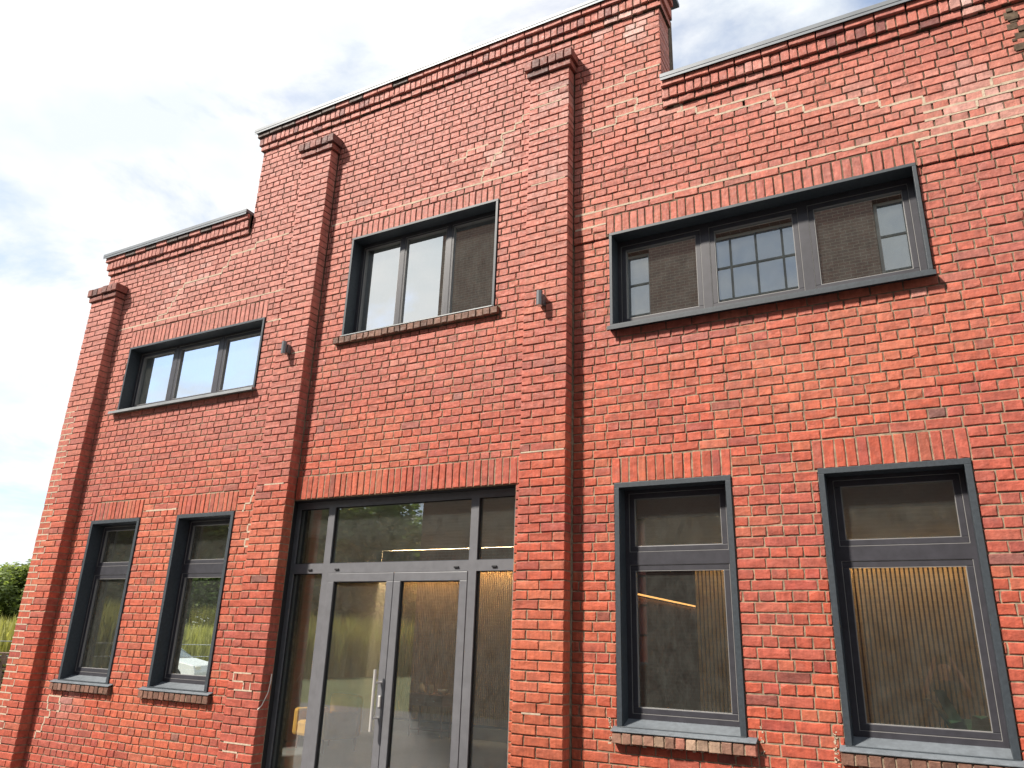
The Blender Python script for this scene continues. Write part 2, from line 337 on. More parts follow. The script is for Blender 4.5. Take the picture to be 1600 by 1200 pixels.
def brick(x0, x1, z0, z1, y=0.0, depth=0.06, kind='', parent=None, jy=0.0022, joint=0.0057):
    if x1 - x0 < 0.022 or z1 - z0 < 0.024: return
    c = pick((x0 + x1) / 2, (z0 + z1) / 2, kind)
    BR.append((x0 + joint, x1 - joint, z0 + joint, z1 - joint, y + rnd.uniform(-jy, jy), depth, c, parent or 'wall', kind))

def cut(segs, e):
    o = []
    for a, b, c, d in segs:
        if e[1] <= a or e[0] >= b or e[3] <= c + .006 or e[2] >= d - .006: o.append((a, b, c, d)); continue
        if e[0] > a: o.append((a, e[0], c, d))
        if e[1] < b: o.append((e[1], b, c, d))
        m0, m1 = max(a, e[0]), min(b, e[1])
        if e[2] > c + .03: o.append((m0, m1, c, e[2]))
        if e[3] < d - .03: o.append((m0, m1, e[3], d))
    return o
SILLS = dict(B=(-5.90, -3.655, 4.865, 4.957), D=(-9.97, -8.80, 0.850, 0.968), E=(-8.26, -7.09, 0.850, 0.968), F=(-2.43, -1.29, 0.850, 0.968), G=(-0.72, 0.44, 0.850, 0.968))
EXC = [*WIN.values(), DOOR, DLIN, *SILLS.values()] + [(WIN[k][0] - .03, WIN[k][1] + .01, WIN[k][3], LINTOP[k]) for k in WIN]
EXC += [(a, b, G0 - .1, zt + .19) for a, b, zt in PIL]
JOINTS = {}
for k in range(-2, 97):
    z = zr(k)
    spans = [(XL if z < ZL else XMID0, XR if z < ZL else XMID1)]
    segs = [(a, b, z, z + H) for a, b in spans]
    for e in EXC: segs = cut(segs, e)
    stretcher = k % 2 == 0
    off = (0.031 if not stretcher else (0.0 if (k // 2) % 2 else HP)) + rnd.uniform(-.012, .012)
    js = []; x = -11.5 + off
    while x < XR + .3:
        js.append(x + rnd.uniform(-.006, .006))
        p = SP if stretcher else HP
        if stretcher and x < -2.8 and rnd.random() < .10: p = HP
        x += p
    JOINTS[k] = js
    wob = rnd.uniform(-.0015, .0015)
    for a, b, c, d in segs:
        pts = [a] + [j for j in js if a + .028 < j < b - .028] + [b]
        for p, q in zip(pts, pts[1:]):
            y = RECD if (p >= REC[0] - .01 and d <= REC[3] + .02) else 0.0
            edge = (p <= XL + .001) or abs(p - XMID0) < .001 or abs(q - XMID1) < .001
            if abs(q - XMID1) < .001 or abs(p - XMID0) < .001:
                if z >= ZL: brick(p, q, c, d, y, 0.33); continue
            brick(p, q, c, d + wob * 0, y, 0.33 if edge else 0.06)

# ---- pilasters (core part + bricks)
pil_o = []
for i, (a, b, zt) in enumerate(PIL):
    back = 0.36 if i == 0 else 0.008
    o = MB().box(a + .010, b - .010, -PD + .010, back, G0, zt + .15).build('pilaster', M['mortar'], bld); pil_o.append(o)
    k = -2
    while zr(k) + H <= zt + .02:
        z = zr(k); w_ = b - a
        pts = [a, a + w_ / 2 + rnd.uniform(-.01, .01), b] if k % 2 == 0 else [a, a + HP + rnd.uniform(-.008, .008), b - HP + rnd.uniform(-.008, .008), b]
        if i == 0 and k % 2 == 0: pts = [a, a + .27, b]
        for p, q in zip(pts, pts[1:]): brick(p, q, z, z + H, -PD, PD - .004 if i else PD + .2, parent=o)
        k += 1
    z = zr(k)
    n = 2
    for j in range(n): brick(a - .03 + (w_ + .06) * j / n, a - .03 + (w_ + .06) * (j + 1) / n, z, z + H, -PD - .03, PD + .026, 'cap', o)
    n = 6
    for j in range(n): brick(a - .055 + (w_ + .11) * j / n, a - .055 + (w_ + .11) * (j + 1) / n, z + H, z + H + .125, -PD - .058, PD + .054, 'cap', o, jy=.006)
    MB().box(a - .01, b + .01, -PD - .02, 0.006, z + H + .11, z + H + .135).build('cap_bedding', M['mortar'], o)

# ---- cornices
def cornice(x0, x1, z, endL, endR, name):
    o = MB().box(x0 - (.02 if endL else 0), x1 + (.02 if endR else 0), -.022, 0.34, z + .006, z + CORN - .004).build('cornice', M['mortar'], bld)
    MB().box(x0 - (.045 if endL else 0), x1 + (.045 if endR else 0), -.047, .33, z + H + .008, z + CORN - .006).build('corbel_bedding', M['mortar'], o)
    for (za, zb, pr, pitch, kind) in ((z, z + H, .03, SP / 1.5, 'corn'), (z + H, z + H + .13, .058, .0835, 'rowlock'), (z + H + .13, z + CORN, .085, SP, 'top')):
        a = x0 - (pr if endL else 0); b = x1 + (pr if endR else 0)
        n = max(1, round((b - a) / pitch)); pts = [a + (b - a) * j / n + (rnd.uniform(-.005, .005) if 0 < j < n else 0) for j in range(n + 1)]
        for j, (p, q) in enumerate(zip(pts, pts[1:])):
            e = (j == 0 and endL) or (j == n - 1 and endR)
            brick(p, q, za, zb, -pr, .36 if e else pr + .05, kind if kind != 'rowlock' else 'corn', o, jy=.004)
    return o
cornice(XL, XMID0 - .002, ZL, True, False, 'l'); cornice(XMID0, XMID1, ZM, True, True, 'm'); cornice(XMID1 + .002, XR, ZL, False, False, 'r')
def coping(x0, x1, z, y0=-.112):
    o = MB().box(x0, x1, y0, .40, z + .012, z + .060).build('coping', M['zinc'], bld, .004)
    MB().box(x0 + .004, x1 - .004, y0 + .004, y0 + .008, z - .018, z + .0125).build('drip_edge', M['zinc'], o)
coping(XL - .12, XMID0 - .02, ZL + CORN); coping(XMID0 - .13, XMID1 + .12, ZM + CORN); coping(XMID1 + .004, XR, ZL + CORN)
# lead flashing up the side of the raised gable
MB().box(XMID1 + .003, XMID1 + .02, .06, .36, ZL + CORN + .06, ZL + CORN + .22).build('side_flashing', M['zinc'], bld)

# ---- lintels of upright bricks, sills of bricks on edge
for k, (a, b, c, d) in list(WIN.items()) + [('door', DLIN)]:
    if k == 'door': x0, x1, z0, z1 = DLIN; y = -.012
    else: x0, x1, z0, z1 = a - .03, b + .01, d - .004, LINTOP[k]; y = RECD if k in 'FG' else 0
    o = MB().box(x0, x1, y + .009, y + .05, z0 + .004, z1).build('lintel', M['mortar'], bld)
    n = round((x1 - x0) / .0815); pts = [x0 + (x1 - x0) * j / n + (rnd.uniform(-.006, .006) if 0 < j < n else 0) for j in range(n + 1)]
    for p, q in zip(pts, pts[1:]): brick(p, q, z0, z1 - .002 + rnd.uniform(-.006, .002), y, .12, 'lint', o, jy=.004, joint=.0065)
for k, (x0, x1, z0, z1) in SILLS.items():
    y0 = -.05; t = .004 if k == 'B' else .028
    o = MB().box(x0 + .012, x1 - .012, y0 + .010, .10, z0 + .008, z1 - t - .004).build('sill', M['mortar'], bld)
    n = round((x1 - x0) / .0885); pts = [x0 + (x1 - x0) * j / n + (rnd.uniform(-.008, .008) if 0 < j < n else 0) for j in range(n + 1)]
    for p, q in zip(pts, pts[1:]): brick(p, q, z0 + rnd.uniform(-.004, .004), z1 - t, y0, .14, 'sillred' if k == 'F' else 'sill', o, jy=.004 if k != 'F' else .008)
    if k != 'B':                            # painted sheet, sloping outwards
        s = MB(); xa, xb = x0 - .002, x1 + .002
        P = [(-.057, z1 - .0275), (-.057, z1 - .018), (.165, z1 + .068), (.165, z1 + .050)]
        s.v = [(x, y, z) for x in (xa, xb) for y, z in P]; s.f = [(0, 1, 2, 3), (7, 6, 5, 4), (1, 5, 6, 2), (0, 4, 5, 1), (3, 7, 4, 0), (2, 6, 7, 3)]
        s.build('sill_sheet', M['sillpaint'], o, .003)

# ---- turn collected bricks into meshes: the 300 showing largest are parts of their own, the rest one mesh
def score(b):
    x, z = (b[0] + b[1]) / 2, (b[2] + b[3]) / 2
    d = Vector((x, b[4], z)) - CAM; c = CM.transposed() @ d
    if c.y <= 0: return 0
    u = 800 + FPX * c.x / c.y; v = 600 - FPX * c.z / c.y
    if not (0 < u < 1600 and 0 < v < 1200): return 0
    return (b[1] - b[0]) * (b[3] - b[2]) * abs(d.y) / d.length ** 3
def brick_geo(bs):
    """8-point front ring with worn arrises; returns verts, faces, colours"""
    V, F, Cc = [], [], []
    for (x0, x1, z0, z1, y, dep, col, par, kind) in bs:
        i = len(V); w2, h2 = (x1 - x0), (z1 - z0)
        ring = [(0, 0), (.5, 0), (1, 0), (1, .5), (1, 1), (.5, 1), (0, 1), (0, .5)]
        chip = rnd.randrange(0, 8, 2) if rnd.random() < .16 else -1
        deep = rnd.random() < .03
        b_, o_, n_ = [], [], []
        for q, (a, c) in enumerate(ring):
            jx, jz = rnd.uniform(-.0022, .0022), rnd.uniform(-.0022, .0022)
            X, Z = x0 + a * w2 + jx, z0 + c * h2 + jz
            ins = rnd.uniform(.003, .007); yo = rnd.uniform(.003, .006)
            if q == chip: ins += rnd.uniform(.006, .016); yo += rnd.uniform(.002, .004)
            X2 = X + (ins if a == 0 else -ins if a == 1 else 0); Z2 = Z + (ins if c == 0 else -ins if c == 1 else 0)
            b_.append((X, y + dep, Z)); o_.append((X, y + yo, Z)); n_.append((X2, y + rnd.uniform(-.0012, .0012) + (.002 if deep else 0), Z2))
        cy = y + rnd.uniform(-.002, .002) + (.003 if deep else 0)
        V += b_ + o_ + n_ + [(x0 + w2 * rnd.uniform(.4, .6), cy, (z0 + z1) / 2)]
        for q in range(8):
            r = (q + 1) % 8
            F += [(i + q, i + r, i + 8 + r, i + 8 + q), (i + 8 + q, i + 8 + r, i + 16 + r, i + 16 + q), (i + 16 + q, i + 16 + r, i + 24)]
        Cc += [(*col, 1.0)] * 25
    return V, F, Cc
def brick_obj(name, bs, parent, origin=None):
    V, F, Cc = brick_geo(bs)
    if origin is None:
        b = bs[0]; origin = ((b[0] + b[1]) / 2, b[4], (b[2] + b[3]) / 2)
    me = bpy.data.meshes.new(name); me.from_pydata([(a - origin[0], b - origin[1], c - origin[2]) for a, b, c in V], [], F)
    at = me.color_attributes.new('Col', 'FLOAT_COLOR', 'POINT'); at.data.foreach_set('color', np.array(Cc, 'f').ravel())
    me.materials.append(M['brick']); o = bpy.data.objects.new(name, me); COL.objects.link(o); o.location = origin; o.parent = parent
    return o
plain = [b for b in BR if b[8] in ('', 'cap')]
order = sorted(range(len(plain)), key=lambda i: -score(plain[i])); big = set(order[:300])
rest = [b for i, b in enumerate(plain) if i not in big]
for i in sorted(big):
    b = plain[i]; brick_obj('brick', [b], wall if b[7] == 'wall' else b[7])
names = {'lint': 'lintel_brick', 'sill': 'sill_brick', 'sillred': 'sill_brick', 'top': 'cornice_brick', 'corn': 'cornice_brick'}
nc = 0
for b in BR:
    if b[8] in names:
        nm = names[b[8]]
        if nm == 'cornice_brick':
            if score(b) == 0 or nc >= 300: rest.append(b); continue
            nc += 1
        brick_obj(nm, [b], b[7])
tag(brick_obj('brickwork', rest, bld, (0, 0, 0)), 'remaining red bricks of the facade laid in alternating header and stretcher courses', kind='stuff')

# ---- pale re-pointed joints along old cracks
def repair(pts, half=.0105, y=-.0015, head=True):
    """walks bed joints and head joints from point to point"""
    s = MB()
    for (xa, za), (xb, zb) in zip(pts, pts[1:]):
        ka, kb = row(za), row(zb); n = abs(kb - ka); sg = 1 if kb > ka else -1
        xc = xa
        for j in range(n + 1):
            k = ka + sg * j
            if j < n:
                kk = k if sg > 0 else k - 1
                tx = xa + (xb - xa) * (j + .5) / max(n, 1); c = JOINTS.get(kk, [tx]); xn = min(c, key=lambda q: abs(q - tx))
            else: xn = xb
            yy = y + (RECD if (xc > REC[0] and zr(k) < REC[3]) else 0)
            a, b = min(xc, xn), max(xc, xn); x = a
            while x < b - 1e-4:
                e = min(b, x + rnd.uniform(.05, .16)); t = half * rnd.uniform(.7, 1.25); dz = rnd.uniform(-.002, .002)
                s.box(x, e, yy + rnd.uniform(-.0008, .0008), yy + .014, zr(k) - t + dz, zr(k) + t + dz); x = e
            if j < n:
                z0_, z1_ = sorted((zr(k), zr(k + sg))); s.box(xn - half * rnd.uniform(.7, 1.2), xn + half, yy, yy + .014, z0_ + half, z1_ - half)
            xc = xn
    s.build('repointed_joint', M['repair'], bld)
repair([(-10.2, 5.82), (-6.74, 5.82)]); repair([(-7.1, 5.40), (-6.74, 5.40)])
repair([(-6.2, 6.575), (-3.32, 6.575)]); repair([(-2.79, 5.82), (0.5, 5.82), (1.3, 5.82)])
repair([(-2.79, 5.65), (-2.45, 5.65)]); repair([(.36, 5.735), (1.25, 5.735)])
repair([(-9.46, 5.78), (-9.19, 6.0), (-8.96, 6.2), (-8.66, 6.3), (-8.2, 6.35), (-7.93, 6.6), (-6.95, 6.62)])
repair([(-3.95, 6.6), (-3.7, 7.1), (-3.35, 7.29)]); repair([(-4.4, 7.0), (-3.9, 7.1)])
repair([(-2.44, 7.06), (-2.09, 7.06), (-2.0, 6.9), (-1.77, 6.9), (-1.67, 6.75), (-.8, 6.6)])
repair([(-2.6, 6.8), (-2.1, 6.9)]); repair([(-1.3, 6.59), (-.67, 6.67), (-.73, 6.41), (-.22, 6.35), (.59, 6.07), (1.1, 6.07)])
for z in (6.07, 5.99, 5.9): repair([(.45, z), (1.25, z + .084)], .010)
repair([(-2.5, 7.3), (-1.83, 7.38)])
repair([(-9.95, .80), (-10.0, .55), (-10.08, .38), (-10.12, .30)]); repair([(-9.95, .80), (-9.75, .80), (-9.78, .6)])
repair([(-8.8, 3.02), (-8.22, 3.02)]); repair([(-6.86, 2.4), (-6.77, 3.1)])
repair([(-7.05, 2.97), (-6.9, 3.2)])
# pilaster repairs: pale pointing on the corner pilaster and short dashes on the others
s = MB(); x0, x1, _ = PIL[0]
for k in range(2, 55):
    xe = x0 + rnd.uniform(.2, .3); z = zr(k)
    s.box(x0 + .002, xe, -PD - .0015, -PD + .012, z - .0075, z + .0075)
    xv = x0 + (.27 if k % 2 == 0 else HP); s.box(xv - .006, xv + .006, -PD - .0015, -PD + .012, z + .0075, z + H - .0075)
s.build('repointed_joint', M['repair'], pil_o[0])
s = MB()
for (z, xa, xb) in ((3.30, -3.28, -2.83), (6.9, -3.29, -2.83), (7.22, -3.29, -2.9), (7.45, -3.2, -2.84), (6.2, -3.25, -2.85), (1.02, -3.2, -3.02)):
    z = zr(row(z)); s.box(xa, xb, -PD - .0015, -PD + .012, z - .007, z + .007)
s.build('repointed_joint', M['repair'], pil_o[2])
s = MB()
for (z, xa, xb) in ((1.2, -6.66, -6.4), (1.12, -6.66, -6.5), (1.04, -6.62, -6.36), (.55, -6.66, -6.27), (.46, -6.66, -6.45), (4.83, -6.45, -6.24), (3.2, -6.6, -6.3)):
    z = zr(row(z)); s.box(xa, xb, -PD - .0015, -PD + .012, z - .0075, z + .0075)
for (x, z) in ((-6.66, 1.2), (-6.5, 1.12), (-6.4, 1.12), (-6.66, .55), (-6.45, .46)):
    z = zr(row(z)); s.box(x, x + .014, -PD - .0015, -PD + .012, z - H + .0075, z - .0075)
s.build('repointed_joint', M['repair'], pil_o[1])
# smeared bedding round the sills of the right bay
for (xa, xb) in ((-2.47, -1.25), (-.76, .48)):
    s = MB()
    for j in range(26):
        x = xa + (xb - xa) * rnd.random(); z = .850 + rnd.uniform(-.012, .004); r = rnd.uniform(.005, .016)
        s.box(x - r, x + r, RECD + .001 + rnd.uniform(0, .003), RECD + .02, z - r * .5, z + r * .4)
    for j in range(30):
        z = .86 + rnd.random() * .2; r = rnd.uniform(.003, .009); x = (xa + .01 if rnd.random() < .7 else xb - .01) + rnd.uniform(-.012, .012)
        s.box(x - r, x + r, RECD - .001, RECD + .02, z - r, z + r)
    tag(s.build('mortar_smear', M['repair'], bld), kind='stuff')

s = MB()
for j in range(40):
    x, z = 1.25 + rnd.uniform(-.07, .12), 6.45 + rnd.uniform(-.25, .35); r = rnd.uniform(.012, .04); s.box(x - r, x + r, -.02 * rnd.random(), .02, z - r, z + r * .7)
tag(s.build('broken_bedding', M['mortar'], bld), kind='stuff')
# ---- windows
def window(key, panes, glass, trim_t, fr=.055, sash=.05, y0=-.016, frm=M['frame'], bottom=True):
    x0, x1, z0, z1 = WIN[key]; yo = RECD if key in 'FG' else 0
    wn = MB().ring(x0, x1, y0 + yo, .20, z0, z1, trim_t, trim_t if bottom else .012).build('window', M['trim'], bld, .0025)
    ix0, ix1, iz0, iz1 = x0 + trim_t, x1 - trim_t, z0 + (trim_t if bottom else .012), z1 - trim_t
    holes = [(a - sash, b + sash, c - sash, d + sash) for a, b, c, d in panes]
    f = MB().slab(ix0 + .001, ix1 - .001, iz0 + .001, iz1 - .001, .150, .215, holes).build('frame', frm, wn, .003)
    for (a, b, c, d), h in zip(panes, holes):
        MB().ring(h[0] + .004, h[1] - .004, .156, .205, h[2] + .004, h[3] - .004, sash - .004).build('sash', frm, wn, .004)
        g = MB().ring(h[0], h[1], .153, .17, h[2], h[3], .0042); g.ring(a - .001, b + .001, .1575, .185, c - .001, d + .001, .0045); g.build('gasket', M['gasket'], wn)
        MB().box(a, b, .183, .187, c, d).build('pane', glass, wn)
    return wn
def two_lights(key, gx0, gx1): return window(key, [(gx0, gx1, 2.43, 2.85), (gx0, gx1, 1.12, 2.22)], M['glass_low'], .045, bottom=False)
two_lights('D', -9.76, -9.00); two_lights('E', -8.045, -7.29); two_lights('F', -2.265, -1.50); two_lights('G', -.545, .235)
wa = window('A', [(-9.715, -9.06, 4.625, 5.36), (-8.905, -8.15, 4.625, 5.36), (-7.995, -7.26, 4.625, 5.36)], M['glass_up'], .03)
wc = window('C', [(-2.30, -1.59, 4.63, 5.385), (-1.41, -.70, 4.63, 5.385), (-.515, .20, 4.63, 5.385)], M['glass_up'], .03)
wb = window('B', [(-5.715, -5.18, 5.06, 6.20), (-5.085, -4.51, 5.06, 6.20), (-4.41, -3.80, 5.06, 6.20)], M['glass_up'], .03, fr=.04, sash=.022)
MB().box(-9.93, -7.12, -.075, .15, 4.483, 4.4975).build('sill_sheet', M['alu'], wa, .002)
MB().box(-9.93, -7.12, -.077, -.072, 4.462, 4.484).build('sill_lip', M['alu'], wa)
MB().box(-2.425, .345, -.062, .15, 4.472, 4.4895).build('sill_sheet', M['trim'], wc, .002)
MB().box(-2.425, .345, -.064, -.058, 4.448, 4.473).build('sill_lip', M['trim'], wc)
MB().box(-5.80, -3.73, -.045, .15, 4.9585, 4.968).build('sill_sheet', M['alu'], wb)

# ---- entrance
dx0, dx1 = DOOR[0] + .012, DOOR[1] - .002
dr = MB().slab(dx0, dx1, G0 + .002, 3.028, .130, .21, [(-6.25, -5.825, -.10, 2.24), (-6.25, -5.825, 2.345, 2.955), (-5.735, -3.965, -1, 2.24), (-5.735, -3.965, 2.345, 2.955), (-3.875, -3.47, -.10, 2.24), (-3.875, -3.47, 2.345, 2.955)]).build('entrance', M['doorframe'], bld, .003)
lin = MB(); lin.box(DOOR[0] - .012, DOOR[0] + .011, .012, .30, G0, 3.03); lin.box(DOOR[0] + .011, DOOR[1], .03, .125, 3.0285, 3.034); lin.build('reveal_lining', M['black'], dr)
for (a, b, c, d) in ((-6.25, -5.825, -.10, 2.24), (-6.25, -5.825, 2.345, 2.955), (-5.735, -3.965, 2.345, 2.955), (-3.875, -3.47, -.10, 2.24), (-3.875, -3.47, 2.345, 2.955)):
    MB().box(a + .001, b - .001, .165, .169, c + .001, d - .001).build('pane', M['glass_door'], dr)
    MB().ring(a + .0005, b - .0005, .148, .164, c + .0005, d - .0005, .008).build('gasket', M['black'], dr)
for (a, b) in ((-5.731, -4.856), (-4.850, -3.969)):
    lf = MB().ring(a, b, .122, .19, G0 + .014, 2.236, .086).build('door_leaf', M['doorframe'], dr, .004)
    MB().ring(a + .084, b - .084, .132, .165, G0 + .099, 2.152, .010).build('gasket', M['black'], lf)
    MB().box(a + .086, b - .086, .155, .159, G0 + .10, 2.150).build('pane', M['glass_door'], lf)
hb = MB().tube([(-4.925, .045, .74), (-4.925, .045, 1.30)], .016, 14).build('pull_handle', M['steel'], dr, smooth=False)
for z in (.86, 1.18): MB().tube([(-4.925, .046, z), (-4.90, .125, z)], .010, 10).build('handle_standoff', M['steel'], hb)
MB().box(-4.915, -4.882, .112, .1225, .955, 1.06).build('lock_plate', M['steel'], dr, .004)
for x in (-6.0, -5.62, -4.10, -3.67):
    MB().box(x - .028, x + .028, .116, .1305, 2.272, 2.288).build('drain_cap', M['black'], dr, .003)

# ---- rest of the building body
body = MB()
body.slab(-10.72, 3.2, G0, 6.75, 15.6, 15.9, [])
body.build('back_wall', M['plaster'], bld)
sw = MB()   # left side wall with a window, built as boxes
for (ya, yb, za, zb) in ((.37, 1.3, G0, 6.75), (1.3, 3.4, G0, .9), (1.3, 3.4, 2.7, 6.75), (3.4, 15.6, G0, 6.75)): sw.box(-10.73, -10.40, ya, yb, za, zb)
sw.build('side_wall', M['plaster'], bld); box('side_wall', M['plaster'], bld, 3.0, 3.19, .37, 15.6, G0, 6.75)
box('floor_slab', M['concrete'], bld, -10.39, 2.99, .37, 15.59, G0 + .002, G0 + .02)
box('upper_floor', M['plaster'], bld, -10.39, 2.99, .37, 4.2, 3.3, 3.6); box('roof', M['roof'], bld, -10.72, 3.19, .37, 15.9, 6.76, 7.0)
box('ceiling', M['plaster'], bld, -10.39, 2.99, 4.201, 7.3, 3.4, 3.5)
box('parapet_core', M['mortar'], bld, XMID0 + .01, XMID1 - .01, .361, .5, 7.001, 8.4)
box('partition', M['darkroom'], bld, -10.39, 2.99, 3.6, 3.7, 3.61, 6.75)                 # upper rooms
pw = box('partition', M['plaster'], bld, -10.39, -5.2, 7.3, 7.4, G0 + .021, 3.39)             # behind the entrance hall
for j in range(118):
    x = -10.3 + j * .043
    if x < -5.25: box('slat', M['slat'], pw, x, x + .027, 7.262, 7.285, .10, 3.2)
box('slat_backing', M['felt'], pw, -10.35, -5.22, 7.286, 7.298, .06, 3.25)
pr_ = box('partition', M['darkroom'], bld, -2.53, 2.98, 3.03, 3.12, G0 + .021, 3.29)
for j in range(118):
    x = -2.51 + j * .0455
    if x < 2.9: box('slat', M['slat'], pr_, x, x + .028, 2.99, 3.012, .06, 3.25)
box('slat_backing', M['felt'], pr_, -2.52, 2.97, 3.0125, 3.029, .04, 3.27)
box('partition', mat('pale_oak', (.52, .34, .18), .6, noise=(3, .85, 1.1)), bld, -3.75, -3.62, 3.6, 7.2, G0 + .021, 2.26)
box('added_pelmet', M['wood'], bld, -10.38, -5.21, 6.98, 7.0, 2.95, 3.39)  # board added to screen the added light strip behind it
tag(box('led_or_added_strip', M['added_glow'], None, -10.2, -5.4, 7.03, 7.06, 3.30, 3.33), 'added unseen warm light strip brightening the slatted wall of the entrance hall', 'light strip')  # added light, makes the hall slats show through the door glass
box('lowered_ceiling', M['plaster'], bld, -3.6, 2.98, .60, 2.80, 2.74, 3.29)
tag(box('led_or_added_strip', M['added_glow'], None, -2.3, 2.8, 2.83, 2.86, 3.00, 3.03), 'added unseen warm light strip brightening the slats behind the widest lower window', 'light strip')  # added light above the lowered ceiling's back edge, brightens these slats
led = tag(box('led_or_added_strip', M['led'], None, -3.615, -3.59, 4.0, 7.1, 2.28, 2.30), 'warm glowing LED strip along the top of a partition inside', 'light strip')

# ------------------------------------------------------------------ wall lamps
def lamp(x, z, label):
    t = tag(empty('wall_lamp', (x, -PD, z)), label, 'lamp', 'lamps on the pilasters')
    MB().tube([(0, -.085, -.078), (0, -.085, .078)], .032, 24, cap=True).build('lamp_body', M['lampbody'], t)
    MB().tube([(0, -.085, -.0805), (0, -.085, -.0782)], .027, 24).build('lens', M['lens'], t)
    MB().box(-.03, .03, -.055, 0.001, -.055, .055).build('bracket', M['lampbody'], t, .004)
lamp(-6.50, 4.86, 'dark cylinder wall lamp on the pilaster beside the low three-pane window over two narrow windows')
lamp(-3.075, 4.84, 'dark cylinder wall lamp on the pilaster right of the brick-silled three-pane window')
c = tag(MB().tube([(-6.228, -.03, 1.12), (-6.20, -.05, 1.20), (-6.19, -.06, 1.14), (-6.20, -.07, 1.02), (-6.225, -.11, .90), (-6.24, -.145, .86)], .005, 6).build('cable', M['cable']), 'loose white cable end poking out of the pilaster beside the door', 'cable')

# ------------------------------------------------------------------ things inside
tb = tag(empty('console_table', (-8.9, 7.0, G0 + .02)), 'small dark wooden console table with drawers against the slatted wall', 'table')
MB().box(-.42, .42, -.2, .2, .74, .77).build('table_top', M['wood'], tb, .004); MB().box(-.38, .38, -.18, .18, .56, .739).build('drawer_box', M['wood'], tb)
for x in (-.19, .19):
    d_ = MB().box(x - .17, x + .17, -.19, -.181, .58, .72).build('drawer', M['wood'], tb); MB().box(x - .015, x + .015, -.205, -.191, .64, .66).build('knob', M['steel'], d_)
for x in (-.36, .36):
    for y in (-.16, .16): MB().tube([(x, y, 0), (x, y, .56)], .016, 8, .024).build('leg', M['wood'], tb)
MB().box(-.37, .37, -.17, .17, .12, .14).build('shelf', M['wood'], tb)
def lathe(name, prof, m, loc, label, cat, group=None):
    s = MB(); n = 16
    for r, z in prof: s.v += [(r * math.cos(2 * math.pi * k / n), r * math.sin(2 * math.pi * k / n), z) for k in range(n)]
    for j in range(len(prof) - 1):
        for k in range(n): s.f.append((j * n + k, j * n + (k + 1) % n, (j + 1) * n + (k + 1) % n, (j + 1) * n + k))
    s.f.append(tuple(range(n))[::-1]); o = s.build(name, m, None, smooth=True); o.location = loc; return tag(o, label, cat, group)
lathe('vase', [(.04, 0), (.07, .05), (.065, .13), (.03, .17), (.035, .2)], M['ceramic'], (-9.15, 7.0, G0 + .79), 'small pale vase on the console table', 'vase')
lathe('jar', [(.055, 0), (.06, .02), (.06, .14), (.05, .16)], M['ceramic'], (-8.92, 6.98, G0 + .79), 'short cylindrical jar on the console table', 'jar')
lathe('bowl', [(.04, 0), (.09, .05), (.11, .09), (.1, .09)], M['steel'], (-8.65, 7.0, G0 + .79), 'metal bowl on the end of the console table', 'bowl')
ac = tag(empty('armchair', (-9.15, 4.3, G0 + .02), R(-15)), 'ochre yellow upholstered armchair inside the entrance hall', 'armchair')
MB().box(-.36, .36, -.34, .3, .2, .44).build('seat', M['ochre'], ac, .05); MB().box(-.40, .40, .28, .44, .2, .84).build('backrest', M['ochre'], ac, .06)
for s_ in (-1, 1):
    MB().box(s_ * .43 - .07, s_ * .43 + .07, -.34, .30, .2, .62).build('armrest', M['ochre'], ac, .05)
    for y in (-.28, .34): MB().tube([(s_ * .38, y, 0), (s_ * .36, y, .2)], .014, 8, .02).build('leg', M['wood'], ac)
pp = tag(empty('potted_plant', (.16, .75, G0 + .02)), 'dark leafy houseplant standing inside behind the widest lower window', 'plant')
lathe_pot = MB()
for j in range(10):
    a = j * 2.4; tip = Vector((math.cos(a) * .3, math.sin(a) * .22, 1.36 + .12 * math.sin(j * 1.7))); base = Vector((0, 0, .75)); s = MB(); side = Vector((-math.sin(a), math.cos(a), 0)) * .065; mid = (base + tip) / 2 + Vector((0, 0, .14))
    s.v = [tuple(base), tuple(mid - side), tuple(mid + side), tuple(tip - side * .8 + Vector((0, 0, .03))), tuple(tip + side * .8 + Vector((0, 0, .03))), tuple(tip + (tip - base).normalized() * .12 - Vector((0, 0, .1)))]
    s.f = [(0, 1, 2), (1, 3, 4, 2), (3, 5, 4)]; s.build('leaf', M['leafdark'], pp)
MB().tube([(0, 0, 0), (0, 0, .45), (0, 0, .62)], .13, 16, .17).build('pot', M['felt'], pp); MB().tube([(0, 0, .6), (0, 0, .8)], .02, 6).build('stem', M['bark'], pp)

